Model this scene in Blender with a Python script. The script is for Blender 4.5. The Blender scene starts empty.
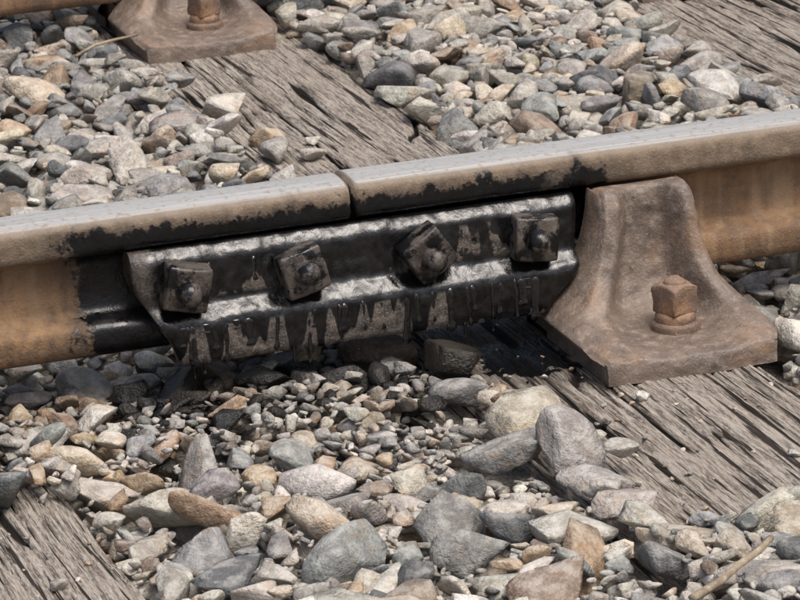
import bpy, bmesh, math, random
import numpy as np
from mathutils import Vector, Matrix, noise as mn
random.seed(7); rng=np.random.default_rng(7)
scene=bpy.context.scene
COL=scene.collection

# ------------------------------------------------------------------ helpers
def link(o,parent=None):
    COL.objects.link(o)
    if parent is not None: o.parent=parent
    return o
def empty(name,loc=(0,0,0)):
    e=bpy.data.objects.new(name,None); e.empty_display_size=.05; e.location=loc; COL.objects.link(e); return e
def mesh_from(name,verts,faces,mat,smooth=False,parent=None):
    me=bpy.data.meshes.new(name); me.from_pydata([tuple(v) for v in verts],[],faces); me.update()
    if smooth: me.polygons.foreach_set('use_smooth',[True]*len(me.polygons))
    me.materials.append(mat); o=bpy.data.objects.new(name,me); return link(o,parent)
def fix_normals(o):
    bm=bmesh.new(); bm.from_mesh(o.data); bmesh.ops.recalc_face_normals(bm,faces=bm.faces); bm.to_mesh(o.data); bm.free()
class VN:
    def __init__(s,seed,n=256):
        s.t=np.random.default_rng(seed).random((n,n))*2-1; s.n=n
    def __call__(s,x,y):
        x=np.asarray(x,float);y=np.asarray(y,float)
        xi=np.floor(x).astype(int);yi=np.floor(y).astype(int);fx=x-xi;fy=y-yi
        fx=fx*fx*(3-2*fx);fy=fy*fy*(3-2*fy);n=s.n;t=s.t
        a=t[xi%n,yi%n];b=t[(xi+1)%n,yi%n];c=t[xi%n,(yi+1)%n];d=t[(xi+1)%n,(yi+1)%n]
        return (a*(1-fx)+b*fx)*(1-fy)+(c*(1-fx)+d*fx)*fy
def sstep(a,b,x):
    t=np.clip((x-a)/(b-a),0,1); return t*t*(3-2*t)

class NT:
    def __init__(s,name):
        m=bpy.data.materials.new(name); m.use_nodes=True; s.m=m; s.t=m.node_tree; s.t.nodes.clear()
        s.out=s.t.nodes.new('ShaderNodeOutputMaterial'); s.b=s.t.nodes.new('ShaderNodeBsdfPrincipled')
        s.t.links.new(s.b.outputs[0],s.out.inputs[0]); s.co=s.t.nodes.new('ShaderNodeTexCoord').outputs['Object']
        sp=s.t.nodes.new('ShaderNodeSeparateXYZ'); s.t.links.new(s.co,sp.inputs[0]); s.x,s.y,s.z=sp.outputs
    def set(s,inp,v):
        if isinstance(v,bpy.types.NodeSocket): s.t.links.new(v,inp)
        elif v is not None: inp.default_value=v
    def map(s,scale=(1,1,1),loc=(0,0,0),rot=(0,0,0),v=None):
        n=s.t.nodes.new('ShaderNodeMapping'); s.set(n.inputs['Vector'],v or s.co)
        n.inputs['Scale'].default_value=scale; n.inputs['Location'].default_value=loc; n.inputs['Rotation'].default_value=rot
        return n.outputs[0]
    def noise(s,scale,detail=3,rough=.55,v=None,dist=0):
        n=s.t.nodes.new('ShaderNodeTexNoise'); s.set(n.inputs['Vector'],v or s.co)
        n.inputs['Scale'].default_value=scale; n.inputs['Detail'].default_value=detail
        n.inputs['Roughness'].default_value=rough; n.inputs['Distortion'].default_value=dist
        return n.outputs[0]
    def vor(s,scale,v=None,feature='F1'):
        n=s.t.nodes.new('ShaderNodeTexVoronoi'); s.set(n.inputs['Vector'],v or s.co); n.feature=feature
        n.inputs['Scale'].default_value=scale; return n.outputs['Distance']
    def math(s,op,a,b=None,c=None,clamp=False):
        n=s.t.nodes.new('ShaderNodeMath'); n.operation=op; n.use_clamp=clamp
        s.set(n.inputs[0],a); s.set(n.inputs[1],b); s.set(n.inputs[2],c); return n.outputs[0]
    def mul(s,a,b): return s.math('MULTIPLY',a,b)
    def nz(s):
        g=s.t.nodes.new('ShaderNodeNewGeometry'); sp=s.t.nodes.new('ShaderNodeSeparateXYZ'); s.t.links.new(g.outputs['Normal'],sp.inputs[0]); return sp.outputs[2]
    def rng(s,v,a,b,c=0.,d=1.,smooth=True):
        n=s.t.nodes.new('ShaderNodeMapRange'); n.interpolation_type='SMOOTHSTEP' if smooth else 'LINEAR'
        s.set(n.inputs[0],v); n.inputs[1].default_value=a;n.inputs[2].default_value=b;n.inputs[3].default_value=c;n.inputs[4].default_value=d
        return n.outputs[0]
    def mix(s,f,a,b,mode='MIX'):
        n=s.t.nodes.new('ShaderNodeMix'); n.data_type='RGBA'; n.blend_type=mode; n.clamp_factor=True
        s.set(n.inputs[0],f)
        for i,v in ((6,a),(7,b)):
            if isinstance(v,(tuple,list)): v=(*v[:3],1)
            s.set(n.inputs[i],v)
        return n.outputs[2]
    def mixf(s,f,a,b):
        n=s.t.nodes.new('ShaderNodeMix'); n.data_type='FLOAT'; s.set(n.inputs[0],f); s.set(n.inputs[2],a); s.set(n.inputs[3],b); return n.outputs[0]
    def bump(s,h,dist,strength=1.,normal=None):
        n=s.t.nodes.new('ShaderNodeBump'); s.set(n.inputs['Height'],h); n.inputs['Distance'].default_value=dist
        s.set(n.inputs['Strength'],strength)
        if normal is not None: s.set(n.inputs['Normal'],normal)
        return n.outputs[0]
    def attr(s,name):
        n=s.t.nodes.new('ShaderNodeAttribute'); n.attribute_name=name; return n
    def fin(s,col,rough,normal=None,metal=0.,spec=None):
        s.set(s.b.inputs['Base Color'],col if not isinstance(col,tuple) else (*col,1))
        s.set(s.b.inputs['Roughness'],rough); s.set(s.b.inputs['Metallic'],metal)
        if spec is not None: s.set(s.b.inputs['Specular IOR Level'],spec)
        if normal is not None: s.set(s.b.inputs['Normal'],normal)
        return s.m

TAR=(.0035,.0035,.004)
# ------------------------------------------------------------------ materials
def mat_rail(tarred=True):
    n=NT('rusty_rail_steel')
    n1=n.noise(6,4,.6,n.map((1,1,2.5))); n2=n.noise(60,4,.65); n3=n.noise(400,2,.6)
    streak=n.noise(34,3,.6,n.map((1,1,.10)))
    c=n.mix(n.rng(n1,.35,.65),(.170,.098,.050),(.30,.178,.088))
    c=n.mix(n.mul(n.rng(n2,.42,.68),.85),c,(.120,.078,.050))
    c=n.mix(n.mul(n.rng(streak,.5,.66),.40),c,(.38,.265,.16))
    c=n.mix(n.mul(n.rng(streak,.45,.34),.55),c,(.09,.060,.040))
    headm=n.rng(n.math('ADD',n.z,n.mul(n.math('SUBTRACT',n2,.5),.008)),-.040,-.034)
    c=n.mix(n.mul(headm,.85),c,n.mix(n.rng(n2,.3,.7),(.135,.102,.072),(.255,.195,.138)))
    lip=n.rng(n.z,-.010,-.005)
    c=n.mix(n.mul(lip,.5),c,(.29,.25,.20))
    nz=n.nz()
    topm=n.mul(n.rng(nz,.80,.95),n.rng(n.z,-.012,-.006))
    lines=n.noise(90,3,.6,n.map((.05,6,1)))
    spots=n.noise(140,3,.6)
    topc=n.mix(n.rng(lines,.35,.65),(.35,.345,.325),(.49,.485,.46))
    topc=n.mix(n.mul(n.rng(spots,.53,.68),.6),topc,(.27,.21,.15))
    edge=n.rng(n.math('ABSOLUTE',n.math('ADD',n.y,0.)),.024,.032)
    topc=n.mix(n.mul(edge,.5),topc,(.28,.225,.17))
    c=n.mix(topm,c,topc)
    rough=n.mixf(topm,.82,n.rng(lines,.3,.7,.42,.60)); metal=n.mul(topm,.2)
    c=n.mix(n.mul(n.rng(n3,.58,.75),.35),c,(.44,.36,.27))
    nrm=n.bump(n.math('ADD',n.mul(n2,.7),n.mul(n3,.35)),.0024,n.mixf(topm,.95,.2))
    if tarred:
        nx=n.noise(20,4,.62,n.map((1,1,.6))); nl=n.noise(70,3,.6); fine=n.noise(190,2,.6)
        nxx=n.math('ADD',nx,n.mul(n.math('SUBTRACT',fine,.5),.20))
        ax=n.math('ABSOLUTE',n.math('ADD',n.x,.008))
        axn=n.math('ADD',ax,n.mul(n.math('SUBTRACT',nxx,.5),.10))
        below=n.rng(n.math('ADD',n.z,n.mul(n.math('SUBTRACT',nxx,.5),.09)),-.018,-.025)
        m1=n.mul(n.rng(axn,.280,.270),below)
        sm=n.mul(n.rng(n.math('ADD',nxx,n.rng(n.z,-.006,-.036,-.09,.16)),.51,.58),n.rng(n.z,-.004,-.008))
        m2=n.mul(sm,n.rng(axn,.244,.216))
        m=n.math('MAXIMUM',m1,m2)
        m=n.mul(m,n.rng(n.z,-.003,-.007))
        soft=n.mul(n.rng(axn,.34,.25),n.rng(n.math('ADD',n.z,n.mul(n.math('SUBTRACT',nx,.5),.06)),-.006,-.022))
        c=n.mix(n.mul(soft,.68),c,(.045,.035,.028))
        c=n.mix(m,c,TAR); rough=n.mixf(m,rough,n.rng(nl,.3,.7,.16,.42))
        nrm=n.bump(n.math('ADD',n.mul(n2,n.mixf(m,.7,.45)),n.mul(n3,n.mixf(m,.35,.10))),.0026,n.mixf(topm,.95,.2))
    return n.fin(c,rough,nrm,metal)
def mat_plate():
    n=NT('tarred_fishplate')
    n2=n.noise(80,3,.6); n3=n.noise(480,3,.65); nb=n.noise(34,3,.55)
    st=n.noise(44,1,.4,n.map((1,.3,.07))); st2=n.noise(34,2,.5,n.map((1,.3,.22),(3,1,2))); edge=n.noise(150,2,.6)
    raw=n.mix(n.rng(n2,.35,.68),(.055,.046,.039),(.150,.123,.10))
    raw=n.mix(n.mul(n.rng(n3,.50,.66),.5),raw,(.34,.30,.26))
    zz=n.math('ADD',n.z,n.math('ADD',n.mul(n.math('SUBTRACT',st,.5),.30),n.mul(n.math('SUBTRACT',edge,.5),.012)))
    skirt=n.rng(zz,-.146,-.139)
    upper=n.rng(n.math('ADD',n.math('ADD',st2,n.mul(n.math('SUBTRACT',edge,.5),.08)),n.rng(n.z,-.052,-.088,0,.09)),.695,.670)
    isup=n.rng(n.z,-.103,-.100)
    cov=n.mixf(isup,skirt,upper)
    led=n.mul(n.rng(n.z,-.118,-.113),n.rng(n.z,-.086,-.092))
    cov=n.math('MAXIMUM',cov,led)
    cov=n.math('MAXIMUM',cov,n.rng(n.z,-.058,-.052))
    endm=n.rng(n.math('ADD',n.x,n.mul(n.math('SUBTRACT',n2,.5),.03)),-.206,-.216)
    cov=n.mul(cov,n.math('SUBTRACT',1.,n.mul(endm,.5)))
    c=n.mix(n.mul(cov,.985),raw,TAR)
    rough=n.mixf(cov,.68,n.rng(nb,.3,.7,.20,.32))
    h=n.math('ADD',n.mul(nb,.5),n.math('ADD',n.mul(n2,n.mixf(cov,.5,.34)),n.mul(n3,n.mixf(cov,.35,.09))))
    nrm=n.bump(h,.0021,1.)
    m=n.fin(c,rough,nrm,0.)
    n.set(n.b.inputs['Specular IOR Level'],n.mixf(cov,.35,.36))
    n.set(n.b.inputs['Coat Weight'],n.mul(cov,n.rng(n2,.34,.62,.12,.9))); n.b.inputs['Coat Roughness'].default_value=.12; n.b.inputs['Coat IOR'].default_value=1.5
    n.set(n.b.inputs['Coat Normal'],n.bump(n.math('ADD',h,n.mul(n3,.07)),.0024,1.))
    return m
def mat_tar():
    n=NT('wet_tar'); n2=n.noise(120,3,.6)
    m=n.fin(TAR,n.rng(n2,.3,.7,.12,.25),n.bump(n2,.0012,1.),0.,.7)
    n.b.inputs['Coat Weight'].default_value=.6; n.b.inputs['Coat Roughness'].default_value=.1
    return m
def mat_iron(name,a,b,dust,lightamt=.5,spec=.4,rough=.62,rust=None,tar=0.):
    n=NT(name)
    n1=n.noise(14,4,.6); n2=n.noise(80,4,.65); n3=n.noise(380,2,.6)
    c=n.mix(n.rng(n1,.35,.65),a,b)
    if rust: c=n.mix(n.mul(n.rng(n.noise(19,3,.6,n.map((1,1,1),(5,2,3))),.54,.68),.55),c,rust)
    c=n.mix(n.mul(n.rng(n2,.5,.7),lightamt),c,dust)
    c=n.mix(n.mul(n.rng(n2,.45,.3),.5),c,tuple(v*.5 for v in a))
    c=n.mix(n.mul(n.rng(n3,.56,.72),.45),c,dust)
    rr=n.rng(n2,.3,.7,rough-.1,rough+.15)
    k2=.7;
    if tar:
        t=n.rng(n.noise(42,4,.65,n.map((1,1,1),(9,4,1))),tar+.06,tar-.04)
        c=n.mix(t,c,TAR); rr=n.mixf(t,rr,.26); k2=n.mixf(t,.45,.22)
    nrm=n.bump(n.math('ADD',n.mul(n2,k2),n.mul(n3,.35 if not tar else .15)),.0022,.95)
    return n.fin(c,rr,nrm,0.,spec)
def mat_wood():
    n=NT('weathered_sleeper_wood')
    g1=n.noise(300,4,.7,n.map((1,.06,1)),.12); g2=n.noise(120,3,.6,n.map((1,.035,1)),.2); g3=n.noise(900,2,.6,n.map((1,.10,1)))
    big=n.noise(9,3,.6,n.map((1,.5,1)))
    c=n.mix(n.rng(g1,.39,.60),(.105,.086,.070),(.39,.345,.29))
    c=n.mix(n.mul(n.rng(big,.4,.65),.30),c,(.24,.19,.145))
    c=n.mix(n.mul(n.rng(g3,.50,.62),.5),c,(.54,.49,.43))
    cr=n.attr('crack').outputs['Fac']
    c=n.mix(n.rng(g2,.42,.385),c,(.035,.027,.021))
    c=n.mix(n.rng(cr,.15,.5),c,(.010,.008,.006))
    tn_=n.noise(40,3,.6); dx=n.math('SUBTRACT',n.x,.160); dy=n.math('ADD',n.y,.085)
    dd=n.math('ADD',n.math('SQRT',n.math('ADD',n.mul(dx,dx),n.mul(dy,dy))),n.mul(n.math('SUBTRACT',tn_,.5),.11))
    t=n.rng(dd,.054,.046); c=n.mix(n.mul(n.rng(dd,.14,.05),.6),c,(.03,.024,.02)); c=n.mix(t,c,TAR)
    h=n.math('ADD',n.mul(g1,.7),n.math('ADD',n.mul(g3,.3),n.rng(g2,.37,.43,-.6,.2)))
    return n.fin(c,n.mixf(t,.88,.25),n.bump(h,.0045,1.),0.,n.mixf(t,.25,.6))
def mat_stone():
    n=NT('ballast_stone')
    at=n.attr('stone_col'); a=at.outputs['Color']; al=at.outputs['Alpha']
    n1=n.noise(60,4,.62); n2=n.noise(260,3,.68); vn=n.noise(38,2,.5,n.map((1,1.4,.8),(2,0,1),(.6,.3,.2)),1.2)
    c=n.mix(n.rng(n1,.35,.68),n.mix(1.,a,(.72,.68,.64),'MULTIPLY'),n.mix(1.,a,(1.2,1.17,1.12),'MULTIPLY'))
    c=n.mix(n.mul(n.rng(n2,.54,.68),.45),c,n.mix(1.,a,(.45,.42,.39),'MULTIPLY'))
    c=n.mix(n.mul(n.rng(n2,.46,.34),.35),c,n.mix(1.,a,(1.7,1.65,1.6),'MULTIPLY'))
    c=n.mix(n.mul(n.rng(vn,.57,.66),.34),c,n.mix(1.,a,(1.25,.90,.62),'MULTIPLY'))
    dust=n.mul(n.mul(n.rng(n.nz(),.40,.97),n.rng(n1,.42,.62,.06,.42)),al)
    c=n.mix(dust,c,(.54,.52,.475))
    h=n.math('ADD',n.mul(n1,.9),n.mul(n2,.5))
    return n.fin(c,n.mixf(al,.30,.82),n.bump(h,.0060,1.),0.,.4)
def mat_ground():
    n=NT('gritty_ground')
    n1=n.noise(25,4,.6); v=n.vor(90); v2=n.vor(220)
    c=n.mix(n.rng(n1,.35,.65),(.18,.165,.14),(.33,.31,.27))
    c=n.mix(n.mul(n.rng(v2,.35,.15),.5),c,(.46,.44,.40))
    return n.fin(c,.9,n.bump(n.math('ADD',n.mul(v,-.8),n.mul(v2,-.4)),.010,1.),0.,.2)
M_RAIL=mat_rail(True); M_RAIL2=mat_rail(False); M_PLATE=mat_plate(); M_TAR=mat_tar()
M_NUT=mat_iron('oily_nut_iron',(.042,.035,.030),(.095,.077,.062),(.24,.20,.165),.35,.5,.45,None,.475)
M_CHAIR=mat_iron('rusty_cast_iron',(.140,.107,.084),(.215,.164,.127),(.37,.30,.245),.5,.45,.52,(.28,.172,.10))
M_BOLT=mat_iron('rusty_bolt_iron',(.14,.095,.07),(.22,.145,.10),(.42,.28,.18),.5,.4,.6,(.34,.18,.09))
M_WOOD=mat_wood(); M_STONE=mat_stone(); M_GROUND=mat_ground()
M_TWIG=mat_iron('dry_twig_bark',(.25,.20,.14),(.38,.31,.22),(.55,.47,.36),.5,.2,.8)

# ------------------------------------------------------------------ rails
half=[(0,.0),(.010,-.0002),(.018,-.0008),(.024,-.0018),(.029,-.0036),(.0325,-.0065),(.0342,-.0100),(.0350,-.0145),(.0352,-.028),(.0348,-.0325),(.0325,-.0358),(.028,-.0382),(.016,-.0428),(.0115,-.046),(.0098,-.053),(.0095,-.072),(.0098,-.094),(.0118,-.099),(.0165,-.1022),(.029,-.1068),(.0335,-.1100),(.0350,-.1145),(.0350,-.1280),(.0335,-.1355),(.029,-.1395),(.020,-.1415),(0,-.1420)]
prof=[(-y,z) for y,z in half]+[(y,z) for y,z in reversed(half[1:-1])]
def rail_at(name,x0,x1,yc,mat,seed):
    vn=VN(seed); 
    xs=np.concatenate([np.arange(x0,max(x0,-1.2),.2),np.arange(max(x0,-1.2),min(x1,1.8),.006),np.arange(min(x1,1.8),x1,.2),[x1]])
    V=[];F=[];P=len(prof)
    for i,x in enumerate(xs):
        for j,(y,z) in enumerate(prof):
            d=float(.0006*vn(x*25+j*.3,j*.5)+.0005*vn(x*90,j*.7+9))
            if z>-.004: d*=.15
            V.append((x,y*(1+d/.03),z+d*.3))
    for i in range(len(xs)-1):
        for j in range(P):
            a=i*P+j;b=i*P+(j+1)%P; F.append((a,b,b+P,a+P))
    F.append(tuple(range(P))); F.append(tuple(range((len(xs)-1)*P,len(xs)*P))[::-1])
    o=mesh_from(name,V,F,mat,True); fix_normals(o); o.location=(0,yc,0); return o
Y2=1.54
rail_at('rail',-6,-.0028,0,M_RAIL,1)
r=rail_at('rail',.0032,7,0,M_RAIL,2); r.location.z=.0014
rail_at('rail',-6,7,Y2,M_RAIL2,3)

# ------------------------------------------------------------------ fishplate
FP=empty('fishplate')
sec=[(.0105,-.050),(.0130,-.046),(.0180,-.0420),(.0300,-.0385),(.0370,-.0390),(.0390,-.0402),(.0450,-.0460),(.0478,-.0498),(.0485,-.063),(.0485,-.075),(.0485,-.0910),(.0495,-.0945),(.0515,-.0965),(.0605,-.1050),(.0637,-.1090),(.0645,-.1145),(.0645,-.122),(.0642,-.135),(.0632,-.147),(.0605,-.1525),(.050,-.1535),(.0375,-.1515),(.0362,-.146),(.0362,-.112),(.030,-.1055),(.0165,-.1010),(.0110,-.0960)]
def plate(front=True):
    N=230;P=len(sec);V=[];F=[]
    S=[]
    for j in range(P):
        a=sec[j];b=sec[(j+1)%P];k=max(1,int(math.dist(a,b)/.0028))
        for q in range(k): S.append((a[0]+(b[0]-a[0])*q/k,a[1]+(b[1]-a[1])*q/k))
    P=len(S)
    for i in range(N+1):
        t=i/N
        for j,(y,z) in enumerate(S):
            xl=-.2310+.020*float(sstep(-.065,-.115,z))+.020*float(sstep(-.10,-.152,z))
            xr=.2300-.004*float(sstep(-.045,-.10,z))-.034*float(sstep(-.105,-.152,z))
            x=xl+(xr-xl)*t
            e=.0025*math.exp(-min(t,1-t)/.006)
            yy=y+(-e if y>.025 else 0)
            zz=z
            if y>.03:
                p=Vector((x,y,z))
                d=.0015*mn.noise(p*26)+.0010*mn.noise(p*80+Vector((3,3,3)))+.0004*mn.noise(p*190)
                yy+=d; zz=z+d*.9
            V.append((x,-yy if front else yy,zz))
    for i in range(N):
        for j in range(P):
            a=i*P+j;b=i*P+(j+1)%P;F.append((a,b,b+P,a+P))
    F.append(tuple(range(P)));F.append(tuple(range(N*P,(N+1)*P))[::-1])
    o=mesh_from('plate_front' if front else 'plate_back',V,F,M_PLATE,True,FP); fix_normals(o); o.data.set_sharp_from_angle(angle=math.radians(60))
plate(True);plate(False)
# thick runs of tar hanging down the skirt of the plate
def tar_runs():
    r=random.Random(4);V=[];F=[];S=12
    def run(x,y,z0,z1,w,dep,lean=0.):
        n=16;base=len(V)
        for i in range(n+1):
            t=i/n;z=z0+(z1-z0)*t
            k=(1.25-.75*t) if t<.75 else (.69+.45*math.sin((t-.75)/.25*math.pi*.62))
            if t>.9: k*=math.sqrt(max(0,1-((t-.9)/.1)**2))+.02
            if t<.1: k*=t/.1*.8+.2
            wob=.0012*mn.noise(Vector((x*90,z*130,3)))
            for s in range(S):
                a=2*math.pi*s/S
                V.append((x+wob+lean*t+w*k*math.cos(a),y-dep*k*math.sin(a)*1.0,z))
        for i in range(n):
            for s in range(S):
                a=base+i*S+s;b=base+i*S+(s+1)%S;F.append((a,b,b+S,a+S))
        F.append(tuple(base+s for s in range(S)));F.append(tuple(base+n*S+s for s in range(S))[::-1])
    x=-.188
    while x<.195:
        z1=r.choice([-.124,-.133,-.142,-.150,-.155,-.159,-.164])+r.uniform(-.003,.003)
        w=r.uniform(.0014,.0052)
        run(x,-.0635,-.1115,z1,w,.0016,r.uniform(-.003,.003))
        x+=r.choice([.005,.009,.016,.024,.034])*r.uniform(.8,1.2)
    for _ in range(7):
        x=r.uniform(-.17,.20)
        run(x,-.0482,-.055,r.uniform(-.066,-.088),r.uniform(.0016,.0030),.0010)
    for _ in range(8):   # strings dripping off the lower edge
        x=r.uniform(-.18,.18); run(x,-.0600,-.149,r.uniform(-.158,-.170),r.uniform(.0012,.0022),.0014)
    o=mesh_from('tar_runs',V,F,M_TAR,True,FP); fix_normals(o)
tar_runs()
def bm_obj(name,bm,mat,parent,smooth_angle=None):
    bmesh.ops.recalc_face_normals(bm,faces=bm.faces)
    me=bpy.data.meshes.new(name); bm.to_mesh(me); bm.free(); me.materials.append(mat)
    o=bpy.data.objects.new(name,me); link(o,parent)
    if smooth_angle:
        me.polygons.foreach_set('use_smooth',[True]*len(me.polygons)); me.set_sharp_from_angle(angle=smooth_angle)
    return o
def square_nut(name,size,thick,mat,parent,M,ang,seed,noise_amp=.0004,cham=.34):
    bm=bmesh.new(); bmesh.ops.create_cube(bm,size=1)
    bmesh.ops.scale(bm,vec=(size,size,thick),verts=bm.verts)
    bmesh.ops.bevel(bm,geom=[e for e in bm.edges],offset=size*.06,segments=3,affect='EDGES',profile=.6)
    bmesh.ops.subdivide_edges(bm,edges=[e for e in bm.edges if e.calc_length()>size*.2],cuts=7,use_grid_fill=True)
    for v in bm.verts:
        r=math.hypot(v.co.x,v.co.y)
        if v.co.z>0 and r>size*.48: v.co.z-=(r-size*.48)*cham*(v.co.z/(thick/2))
        v.co+=mn.noise_vector(v.co*70+Vector((seed*3,0,0)))*noise_amp*1.6
        v.co+=mn.noise_vector(v.co*260+Vector((seed*3,5,0)))*noise_amp*.6
    bmesh.ops.rotate(bm,verts=bm.verts,cent=(0,0,0),matrix=Matrix.Rotation(ang,3,'Z'))
    bmesh.ops.transform(bm,verts=bm.verts,matrix=M)
    return bm_obj(name,bm,mat,parent,math.radians(40))
def round_bar(name,r,length,mat,parent,M,seed,dome=.3,seg=32):
    bm=bmesh.new(); rings=[]
    zs=[(0,1),(length*.35,1),(length*.6,1.0),(length*.8,.97),(length*.93,.86),(length,.68),(length+r*dome*.6,.4),(length+r*dome*.8,.12)]
    for z,k in zs:
        rings.append([bm.verts.new((r*k*math.cos(2*math.pi*i/seg),r*k*math.sin(2*math.pi*i/seg),z)) for i in range(seg)])
    for a,b in zip(rings,rings[1:]):
        for i in range(seg): bm.faces.new((a[i],a[(i+1)%seg],b[(i+1)%seg],b[i]))
    bm.faces.new(rings[-1]); bm.faces.new(rings[0][::-1])
    for v in bm.verts: v.co+=mn.noise_vector(v.co*120+Vector((seed,0,0)))*.0006
    bmesh.ops.transform(bm,verts=bm.verts,matrix=M)
    return bm_obj(name,bm,mat,parent,math.radians(50))
front=Matrix.Rotation(math.radians(90),4,'X')
back=Matrix.Rotation(math.radians(-90),4,'X')
bx=[-.1815,-.0640,.0655,.1790]; ang=[-12,14,33,-6]
for i,(x,a) in enumerate(zip(bx,ang)):
    tilt=Matrix.Rotation(math.radians([4,-3,5,-2][i]),4,'X')@Matrix.Rotation(math.radians([-3,2,4,-4][i]),4,'Y')
    square_nut(f'nut_{i+1}',.0445,.027,M_NUT,FP,Matrix.Translation((x,-.0620,-.0725))@front@tilt,math.radians(a),i)
    round_bar(f'bolt_{i+1}',.0124,.045,M_NUT,FP,Matrix.Translation((x,-.046,-.0725))@front@tilt,i+9)
    round_bar(f'bolt_head_{i+1}',.019,.022,M_NUT,FP,Matrix.Translation((x,.045,-.0725))@back,i+19,.4)

# ------------------------------------------------------------------ chairs
def chair(X,Yc,seed):
    E=empty('rail_chair',(X,Yc,0))
    vn=VN(seed)
    rib=[(-.034,-.038,.046),(-.050,-.0340,.047),(-.064,-.0350,.0485),(-.0745,-.043,.050),(-.0825,-.066,.053),(-.091,-.096,.060),(-.105,-.124,.073),(-.126,-.143,.090),(-.157,-.155,.099),(-.185,-.1610,.099),(-.199,-.165,.094),(-.2050,-.170,.090),(-.2065,-.190,.089)]
    cen=[(-.034,-.038),(-.048,-.0350),(-.0545,-.0370),(-.0575,-.046),(-.0585,-.070),(-.0605,-.100),(-.066,-.130),(-.080,-.150),(-.112,-.1615),(-.172,-.1650),(-.201,-.168),(-.2085,-.173),(-.2100,-.190)]
    K=len(rib); m=90; n=71
    ts=np.linspace(0,K-1,m)
    def cr(arr):
        arr=np.array(arr,float);out=[]
        for t in ts:
            i=min(int(t),K-2);f=t-i
            p0=arr[max(i-1,0)];p1=arr[i];p2=arr[i+1];p3=arr[min(i+2,K-1)]
            out.append(.5*((2*p1)+(-p0+p2)*f+(2*p0-5*p1+4*p2-p3)*f*f+(-p0+3*p1-3*p2+p3)*f**3))
        return np.array(out)
    R_=cr(rib);C_=cr(cen)
    for side in (1,-1):
        V=[];F=[]
        us=np.linspace(-1,1,n)
        cols=[]
        for u in us:
            w=float(sstep(.30,.74,abs(u-.04))); ed=float(sstep(.86,1.0,abs(u)))**2
            col=[]
            for k in range(m):
                y=C_[k,0]*(1-w)+R_[k,0]*w; z=C_[k,1]*(1-w)+R_[k,1]*w
                x=R_[k,2]*u
                x+=.008*float(sstep(-.15,-.05,z))
                y+=ed*.006*(1 if k<m*.9 else .3); z-=ed*.004*(1 if k<m*.9 else 0)
                dd=.0011*float(vn(x*60+k*.01,z*70+y*40))+.0006*float(vn(x*220,z*220+y*150))
                if k<m-3: y-=dd; z+=dd*.6
                z=max(z,-.190)
                col.append((x,y*side,z))
            cols.append(col)
        def inner(col): return [(x,-.030*side,z) for (x,y,z) in col]
        allc=[inner(cols[0])]+cols+[inner(cols[-1])]
        for c in allc: V+=c
        for i in range(len(allc)-1):
            for k in range(m-1):
                a=i*m+k;F.append((a,a+m,a+m+1,a+1))
        o=mesh_from('jaw_front' if side>0 else 'jaw_back',V,F,M_CHAIR,True,E); fix_normals(o); o.data.set_sharp_from_angle(angle=math.radians(70))
        bxx=.010;by=-.135*side; bz=-.1645
        tag='front' if side>0 else 'back'
        round_bar('ferrule_'+tag,.0250,.010,M_BOLT,E,Matrix.Translation((bxx,by,bz)),seed,.0)
        round_bar('washer_'+tag,.0205,.0135,M_BOLT,E,Matrix.Translation((bxx,by,bz+.006)),seed+1,.0)
        square_nut('bolt_head_'+tag,.0325,.030,M_BOLT,E,Matrix.Translation((bxx,by,bz+.033)),math.radians(20),seed,.0012,.6)
        round_bar('bolt_tip_'+tag,.0112,.010,M_BOLT,E,Matrix.Translation((bxx,by,bz+.042)),seed+3,.4)
    bm=bmesh.new(); bmesh.ops.create_cube(bm,size=1); bmesh.ops.scale(bm,vec=(.17,.15,.0475),verts=bm.verts); bmesh.ops.translate(bm,vec=(0,0,-.1663),verts=bm.verts)
    bmesh.ops.bevel(bm,geom=bm.edges[:],offset=.004,segments=2,affect='EDGES'); bm_obj('seat',bm,M_CHAIR,E,.6)
    return E
CH=((.288,0),(.222,Y2),(.93,Y2),(.90,0),(-.5,0),(-.5,Y2))
for i,(cx,cy) in enumerate(CH): chair(cx,cy,31+i)

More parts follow.
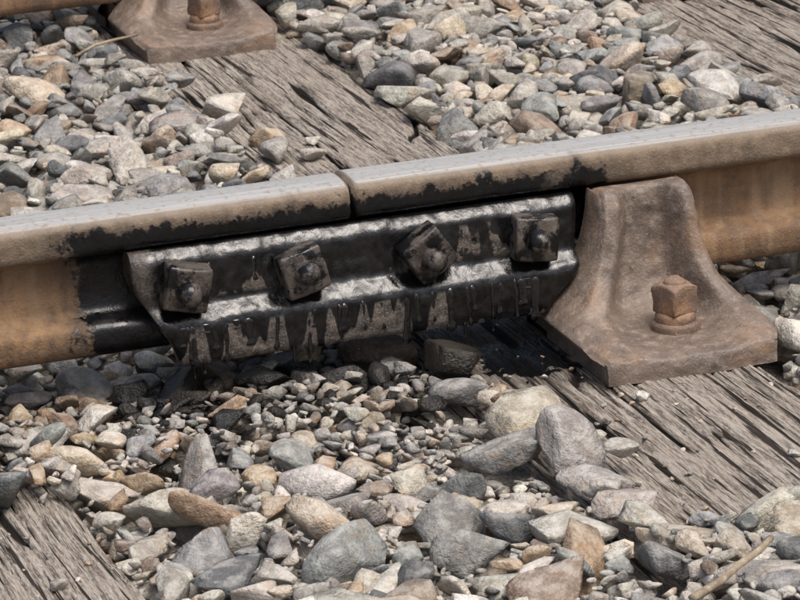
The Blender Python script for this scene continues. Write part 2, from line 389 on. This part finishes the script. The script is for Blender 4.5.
# ------------------------------------------------------------------ sleepers
ZS=-.190
def sleeper(x0,x1,y0,y1,seed):
    dx=.0016;dy=.008
    xs=np.arange(x0,x1+1e-6,dx);ys=np.arange(y0,y1,dy);XX,YY=np.meshgrid(xs,ys,indexing='ij')
    a,b,c,d=VN(seed),VN(seed+1),VN(seed+2),VN(seed+3)
    wx=XX+.006*a(YY*2.2,XX*4)+.0012*b(YY*11,XX*9)
    g=.45*a(wx*260,YY*3.5)+.35*b(wx*480,YY*6)+.35*c(wx*90,YY*2)
    z=.0030*g+.003*d(XX*8,YY*3)
    ck=c(wx*42+7,YY*1.8+3); ck2=d(wx*120+3,YY*3.5)
    crack=np.clip(1-np.abs(ck)/.06,0,1)*sstep(-.3,.2,b(XX*14+5,YY*3.1)); crack2=np.clip(1-np.abs(ck2)/.16,0,1)*sstep(-.3,.2,a(XX*20,YY*4+8))
    xc=x0+(x1-x0)*.45+.012*a(YY*2.,3.3)
    main=np.clip(1-np.abs(XX-xc)/.0035,0,1)*sstep(-.35,.3,b(YY*1.3,1.7))
    cc=np.clip(crack+crack2*.8+main*1.2,0,1)
    z-=.009*cc
    e=np.minimum(XX-x0,x1-XX); er=.012+.012*(a(YY*9,.5)+1)
    z-=.014*(1-sstep(0,1,np.clip(e/er,0,1)))*(1+.6*b(YY*22,XX*10))
    z=np.minimum(z,.002)
    nx,ny=XX.shape
    V=np.stack([XX,YY,ZS-.0005+z],-1).reshape(-1,3).tolist()
    F=[]
    for i in range(nx-1):
        for j in range(ny-1):
            q=i*ny+j;F.append((q,q+ny,q+ny+1,q+1))
    n0=len(V)
    ring=[i*ny for i in range(nx)]+[(nx-1)*ny+j for j in range(1,ny)]+[i*ny+ny-1 for i in range(nx-2,-1,-1)]+[j for j in range(ny-2,0,-1)]
    for q in ring: V.append([V[q][0],V[q][1],ZS-.13])
    R_=len(ring)
    for k in range(R_): F.append((ring[k],n0+k,n0+(k+1)%R_,ring[(k+1)%R_]))
    o=mesh_from('railway_sleeper',V,F,M_WOOD,True); fix_normals(o)
    at=o.data.attributes.new('crack','FLOAT','POINT'); arr=np.zeros(len(V)); arr[:nx*ny]=cc.reshape(-1); at.data.foreach_set('value',arr)
SL=[(-.655,-.352),(.074,.372),(.765,1.065)]
for i,(a,b) in enumerate(SL): sleeper(a,b,-1.15,2.25,50+i*7)

# ------------------------------------------------------------------ ballast
x0,x1,y0,y1=-.95,1.45,-1.15,2.15; RES=.004
gx=np.arange(x0,x1,RES);gy=np.arange(y0,y1,RES);GX,GY=np.meshgrid(gx,gy,indexing='ij')
tn=VN(70);tn2=VN(71)
def inS(a,b,X,m=0): return (X>a-m)&(X<b+m)
nz=tn(GX*7,GY*7); nz2=tn2(GX*16,GY*16)
T=-.190+.010*nz
T=np.where((GY>.05),-.172+.014*nz,T)
T=np.where((GY<0)&(GX>-.02)&(GX<.10)&(GY>-.5),-.200+.006*nz,T)
T=np.where((GY<-.05)&(GY>-.20)&(GX<.06),-.180+.006*nz,T)
T=np.where((GY<-.24)&(GX<-.25)&(GX>-.36),-.202+.005*nz,T)
wood=np.zeros_like(GX,bool)
for a,b in SL: wood|=inS(a,b,GX)
bare=wood.copy()
s2=inS(*SL[1],GX); bare&=~(s2&(GY<-.60-.03*nz2+.25*(GX-.22)*(GX>.22)))
s1=inS(*SL[0],GX); bare&=~(s1&(GY>-.250+.03*nz2)&(GY<.0)); 
bare&=~(s2&(GY>.05)&(GX<.098+.02*nz2))
bare&=~(s2&(GX<.074+.008+.012*nz2))
bare&=~(s2&(GX>.372-.012-.012*nz2)&(GY>.05))
bare&=~(inS(*SL[2],GX)&(GX<.780+.02*nz2))
T=np.where(wood&~bare,np.maximum(T,-.172+.01*nz),T)
T=np.where(s2&(GY<-.5),-.172+.01*nz,T)
H=T-.058
H=np.where(wood,ZS,H)
T=np.where(bare,-.5,T)
under=(np.abs(GY)<.075); T=np.where(under,np.minimum(T,-.190),T)
chairm=np.zeros_like(GX,bool)
for cx,cy in CH: chairm|=(np.abs(GX-cx)<.10)&(np.abs(GY-cy)<.21)
H=np.where(chairm,.5,H); T=np.where(chairm,-.6,T)
T0=T.copy()

def rock_proto(seed,sub=4,target=120,lo=.32,hi=.70):
    r=random.Random(seed)
    bm=bmesh.new(); bmesh.ops.create_icosphere(bm,subdivisions=sub,radius=1)
    pl=[]
    for _ in range(r.randint(7,11)):
        nrm=Vector((r.gauss(0,1),r.gauss(0,1),r.gauss(0,1))).normalized(); pl.append((nrm,r.uniform(lo,hi)))
    off=Vector((seed*1.7,seed*.3,2))
    for v in bm.verts:
        for _p in range(3):
            for nrm,d in pl:
                k=v.co.dot(nrm)-d
                if k>0: v.co-=nrm*k
        v.co+=v.co.normalized()*(.025*mn.noise(v.co*2.2+off)+.020*mn.noise(v.co*6+off))
    me=bpy.data.meshes.new('p'); bm.to_mesh(me); bm.free()
    o=bpy.data.objects.new('p',me); COL.objects.link(o)
    md=o.modifiers.new('d','DECIMATE'); md.ratio=target/len(me.vertices)
    dg=bpy.context.evaluated_depsgraph_get(); dg.update(); ev=o.evaluated_get(dg).to_mesh()
    V=np.array([v.co[:] for v in ev.vertices]); ev.calc_loop_triangles(); F=np.array([t.vertices[:] for t in ev.loop_triangles])
    bpy.data.objects.remove(o); bpy.data.meshes.remove(me)
    ext=(V.max(0)-V.min(0))/2; V=(V-(V.max(0)+V.min(0))/2)/ext
    return V,F
PR=[rock_proto(500+i) for i in range(38)]
PRs=[rock_proto(300+i,2,30) for i in range(12)]
def visible(x,y,m=.22):
    q=[(-.47,-.5),(.142,-.8),(1.04,1.24),(.04,1.84)]
    for i in range(4):
        ax,ay=q[i];bx_,by_=q[(i+1)%4];L=math.hypot(bx_-ax,by_-ay)
        if ((bx_-ax)*(y-ay)-(by_-ay)*(x-ax))/L < -m: return False
    return True
pal=np.array([(.34,.33,.305),(.41,.395,.36),(.47,.45,.40),(.26,.262,.255),(.13,.14,.145),(.28,.295,.292),(.57,.545,.49),(.48,.38,.265),(.37,.275,.19),(.51,.455,.365),(.27,.22,.17),(.66,.64,.595)])
def pick_col(x,y,gray=0.):
    dust=1.
    if y<0:
        near=math.exp(-max(0,-y-.03)/.12)
        w=np.array([1.8,2.1,2.1,1.2,.7,1.3,1.6,.95,.45,1.7,.8,1.1]); 
        w[[7,8,10]]*=1+2.0*near; w[[6,11,2]]*=1-.6*near
    elif x<.3+.1*(y): w=np.array([2.0,1.7,1.3,1.8,1.1,1.9,.7,.22,.25,.7,.8,.5]); dust=.4
    else: w=np.array([1.7,2.0,1.8,1.1,.6,1.1,1.3,.6,.4,1.7,.8,.8]); dust=.7
    c=pal[rng.choice(len(pal),p=w/w.sum())]*rng.uniform(.80,1.12)
    if gray: g=c.mean(); c=c*(1-gray)+np.array((1.03,1.,.95))*g*gray
    c=c*rng.uniform(.97,1.03,3)
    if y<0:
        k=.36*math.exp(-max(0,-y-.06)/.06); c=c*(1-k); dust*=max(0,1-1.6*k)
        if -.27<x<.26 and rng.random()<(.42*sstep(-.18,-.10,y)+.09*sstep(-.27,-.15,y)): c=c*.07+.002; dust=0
    return np.array([*c,dust])
VV=[];FF=[];CC=[];nv=0
def emit(P,c,axes,tilt,rz,col):
    global nv
    V,F=P
    M=np.array((Matrix.Rotation(rz,3,'Z')@Matrix.Rotation(tilt[0],3,'X')@Matrix.Rotation(tilt[1],3,'Y')))
    W=(V*np.array(axes))@M.T+np.array(c)
    if len(col)==3: col=np.array([*col,1.])
    VV.append(W);FF.append(F+nv);CC.append(np.tile(col,(len(V),1)));nv+=len(V)
def drop(x,y,a,b,c,rz,over,force=False):
    R_=max(a,b);k=int(R_/RES)+1;ix=int((x-x0)/RES);iy=int((y-y0)/RES)
    if ix-k<0 or iy-k<0 or ix+k+1>=H.shape[0] or iy+k+1>=H.shape[1]: return None
    sx=GX[ix-k:ix+k+1,iy-k:iy+k+1]-x;sy=GY[ix-k:ix+k+1,iy-k:iy+k+1]-y
    cr,sr=math.cos(rz),math.sin(rz);u=(sx*cr+sy*sr)/a;v=(-sx*sr+sy*cr)/b;q=1-(u*u+v*v);m=q>0
    dz=c*np.sqrt(np.where(m,q,0));h=H[ix-k:ix+k+1,iy-k:iy+k+1]
    vals=(h+dz*.72)[m]
    if len(vals)==0: return None
    z=vals.max()
    if z>over: return None
    if abs(y)<.085 and z+c*.8>-.150: return None
    if abs(y)<.10 and y<0 and z+c>-.155: return None
    hh=np.where(m,np.maximum(h,z+dz*.85),h);H[ix-k:ix+k+1,iy-k:iy+k+1]=hh
    return z
count=0
def fill(n,smin,smax,power,protos,slack,cond=None,gray=0.,flat=1.):
    global count
    for _ in range(n):
        x=rng.uniform(x0+.05,x1-.05);y=rng.uniform(y0+.05,y1-.05)
        if not visible(x,y): continue
        if cond and not cond(x,y): continue
        ix=int((x-x0)/RES);iy=int((y-y0)/RES)
        if H[ix,iy]>T0[ix,iy]-.002: continue
        s=smin+(smax-smin)*rng.random()**power
        a=s*rng.uniform(.95,1.45);b=s*rng.uniform(.62,.98);c=s*rng.uniform(.38,.72)*flat;rz=rng.uniform(0,6.28)
        z=drop(x,y,a,b,c,rz,T0[ix,iy]+slack)
        if z is None: continue
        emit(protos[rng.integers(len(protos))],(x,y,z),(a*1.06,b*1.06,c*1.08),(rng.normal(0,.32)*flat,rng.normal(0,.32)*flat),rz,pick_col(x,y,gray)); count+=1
# landmark stones first
for (x,y,a,b,c,rz,ci) in [(-.355,-.150,.038,.026,.016,.3,0),(-.29,-.19,.026,.018,.013,.1,2),(.045,-.36,.048,.024,.016,-.3,3),(-.02,-.33,.028,.022,.016,.8,10)]:
    z=drop(x,y,a,b,c,rz,0)
    if z is None: continue
    emit(PR[int(abs(x*977))%34],(x,y,z),(a*1.06,b*1.06,c*1.06),(.1,-.1),rz,pal[ci])
fine=lambda x,y: y<-.05 and float(tn2(x*5+3,y*5))>.12
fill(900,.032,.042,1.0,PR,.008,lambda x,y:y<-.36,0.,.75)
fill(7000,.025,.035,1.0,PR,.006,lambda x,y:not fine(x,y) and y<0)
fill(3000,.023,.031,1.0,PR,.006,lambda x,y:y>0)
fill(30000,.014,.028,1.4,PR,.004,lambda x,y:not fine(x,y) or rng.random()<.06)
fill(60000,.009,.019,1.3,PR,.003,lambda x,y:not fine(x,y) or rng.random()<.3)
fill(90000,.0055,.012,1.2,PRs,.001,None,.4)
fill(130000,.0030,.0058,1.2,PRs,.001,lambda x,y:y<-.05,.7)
for (x,y,s,ci) in [(.215,-.255,.008,11),(.34,-.42,.006,6),(.16,-.30,.005,1),(.141,1.0,.030,6),(.160,.86,.024,7),(.175,1.06,.012,1),(.125,.95,.014,9),(.145,.78,.02,0),(.19,.76,.015,2),(.12,1.12,.016,3),(.21,.83,.008,6),(.28,-.47,.006,1),(.13,-.35,.012,2),(.12,-.44,.014,1),(-.42,-.50,.007,0),(-.48,-.44,.006,3)]:
    z=drop(x,y,s*1.2,s,s*.7,.3*x*9,-.1)
    if z is not None: emit(PR[int(abs(x*977))%34],(x,y,z),(s*1.2,s,s*.7),(.1,.1),x*30,pal[ci])
for _ in range(520):
    x=rng.uniform(-.6,.36);y=rng.uniform(-.75,-.05)
    s=rng.uniform(.0010,.0032)
    if not(bare[int((x-x0)/RES),int((y-y0)/RES)]) : continue
    if chairm[int((x-x0)/RES),int((y-y0)/RES)]: continue
    emit(PRs[rng.integers(12)],(x,y,ZS+s*.3),(s*1.2,s,s*.7),(0,0),rng.uniform(0,6),pick_col(x,-.4))
V=np.concatenate(VV);F=np.concatenate(FF);Cc=np.concatenate(CC)
print('stones',count,'verts',len(V))
me=bpy.data.meshes.new('ballast_gravel')
me.vertices.add(len(V));me.vertices.foreach_set('co',V.astype(np.float32).ravel())
me.loops.add(len(F)*3);me.loops.foreach_set('vertex_index',F.astype(np.int32).ravel())
me.polygons.add(len(F));me.polygons.foreach_set('loop_start',np.arange(0,len(F)*3,3,dtype=np.int32))
me.update(calc_edges=True)
at=me.attributes.new('stone_col','FLOAT_COLOR','POINT');at.data.foreach_set('color',np.clip(Cc,0,1).astype(np.float32).ravel())
me.materials.append(M_STONE);link(bpy.data.objects.new('ballast_gravel',me))

# ------------------------------------------------------------------ twigs
def twig(pts,r0,r1):
    V=[];F=[];S=8
    for i,p in enumerate(pts):
        p=Vector(p);q=Vector(pts[min(i+1,len(pts)-1)])-Vector(pts[max(i-1,0)]);q.normalize()
        u=q.cross(Vector((0,0,1))).normalized();w=q.cross(u);r=r0+(r1-r0)*i/(len(pts)-1)
        for k in range(S):
            t=2*math.pi*k/S;V.append(p+(u*math.cos(t)+w*math.sin(t))*r*(1+.15*math.sin(k*2+i)))
    for i in range(len(pts)-1):
        for k in range(S): a=i*S+k;b=i*S+(k+1)%S;F.append((a,b,b+S,a+S))
    F.append(tuple(range(S))[::-1]);F.append(tuple(range(len(V)-S,len(V))))
    mesh_from('dry_twig',V,F,M_TWIG,True)
twig([(.030,-.835,-.155),(.060,-.82,-.151),(.085,-.80,-.148),(.11,-.785,-.145),(.13,-.765,-.143)],.0040,.0028)
twig([(.02,1.27,-.150),(.05,1.285,-.142),(.08,1.29,-.139),(.115,1.31,-.141)],.0024,.0015)

# ------------------------------------------------------------------ ground sheet
def spaced(lo,hi,far):
    core=list(np.arange(lo,hi+1e-6,.02)); outp=[];d=.05;p=hi
    while p<far: p+=d;d*=1.35;outp.append(p)
    outn=[];d=.05;p=lo
    while p>-far: p-=d;d*=1.35;outn.append(p)
    return np.array(outn[::-1]+core+outp)
gxs=spaced(-1.3,1.8,300);gys=spaced(-1.3,2.4,300)
A,B=np.meshgrid(gxs,gys,indexing='ij')
Z=-.224+.006*tn(A*9,B*9)
outm=1-np.exp(-np.maximum(0,np.maximum(np.maximum(-1.-A,A-1.5),np.maximum(-1.2-B,B-2.2)))/.2)
Z=Z+.02*outm
nx,ny=A.shape
ids=(np.arange(nx-1)[:,None]*ny+np.arange(ny-1)[None,:]).ravel()
mesh_from('ground',np.stack([A,B,Z],-1).reshape(-1,3).tolist(),[(q,q+ny,q+ny+1,q+1) for q in ids.tolist()],M_GROUND,True)

# ------------------------------------------------------------------ camera, light
cam=bpy.data.cameras.new('camera');co=bpy.data.objects.new('camera',cam);COL.objects.link(co)
co.location=(-1.03759,-3.53913,1.00282);co.rotation_euler=(1.27185,.05157,-.31507)
cam.sensor_width=36;cam.lens=3842.09/800*36;cam.clip_start=.05;cam.clip_end=1000
cam.dof.use_dof=True;cam.dof.focus_distance=3.72;cam.dof.aperture_fstop=45
scene.camera=co
sv=Vector((.18,-.36,.91)).normalized()
az=math.atan2(sv.x,sv.y);el=math.asin(sv.z)
w=bpy.data.worlds.new('World');scene.world=w;w.use_nodes=True;nt=w.node_tree
bg=nt.nodes['Background'];sky=nt.nodes.new('ShaderNodeTexSky');sky.sky_type='NISHITA';sky.sun_disc=False
sky.sun_elevation=el;sky.sun_rotation=az;sky.dust_density=6;sky.air_density=.9;sky.ozone_density=.7
nt.links.new(sky.outputs[0],bg.inputs[0]);bg.inputs[1].default_value=.15
sd=bpy.data.lights.new('sun','SUN');sd.energy=2.2;sd.angle=math.radians(36);sd.color=(1,.975,.94)
so=bpy.data.objects.new('sun',sd);COL.objects.link(so)
so.rotation_euler=sv.to_track_quat('Z','Y').to_euler()
scene.view_settings.view_transform='Standard';scene.view_settings.look='None';scene.view_settings.exposure=0
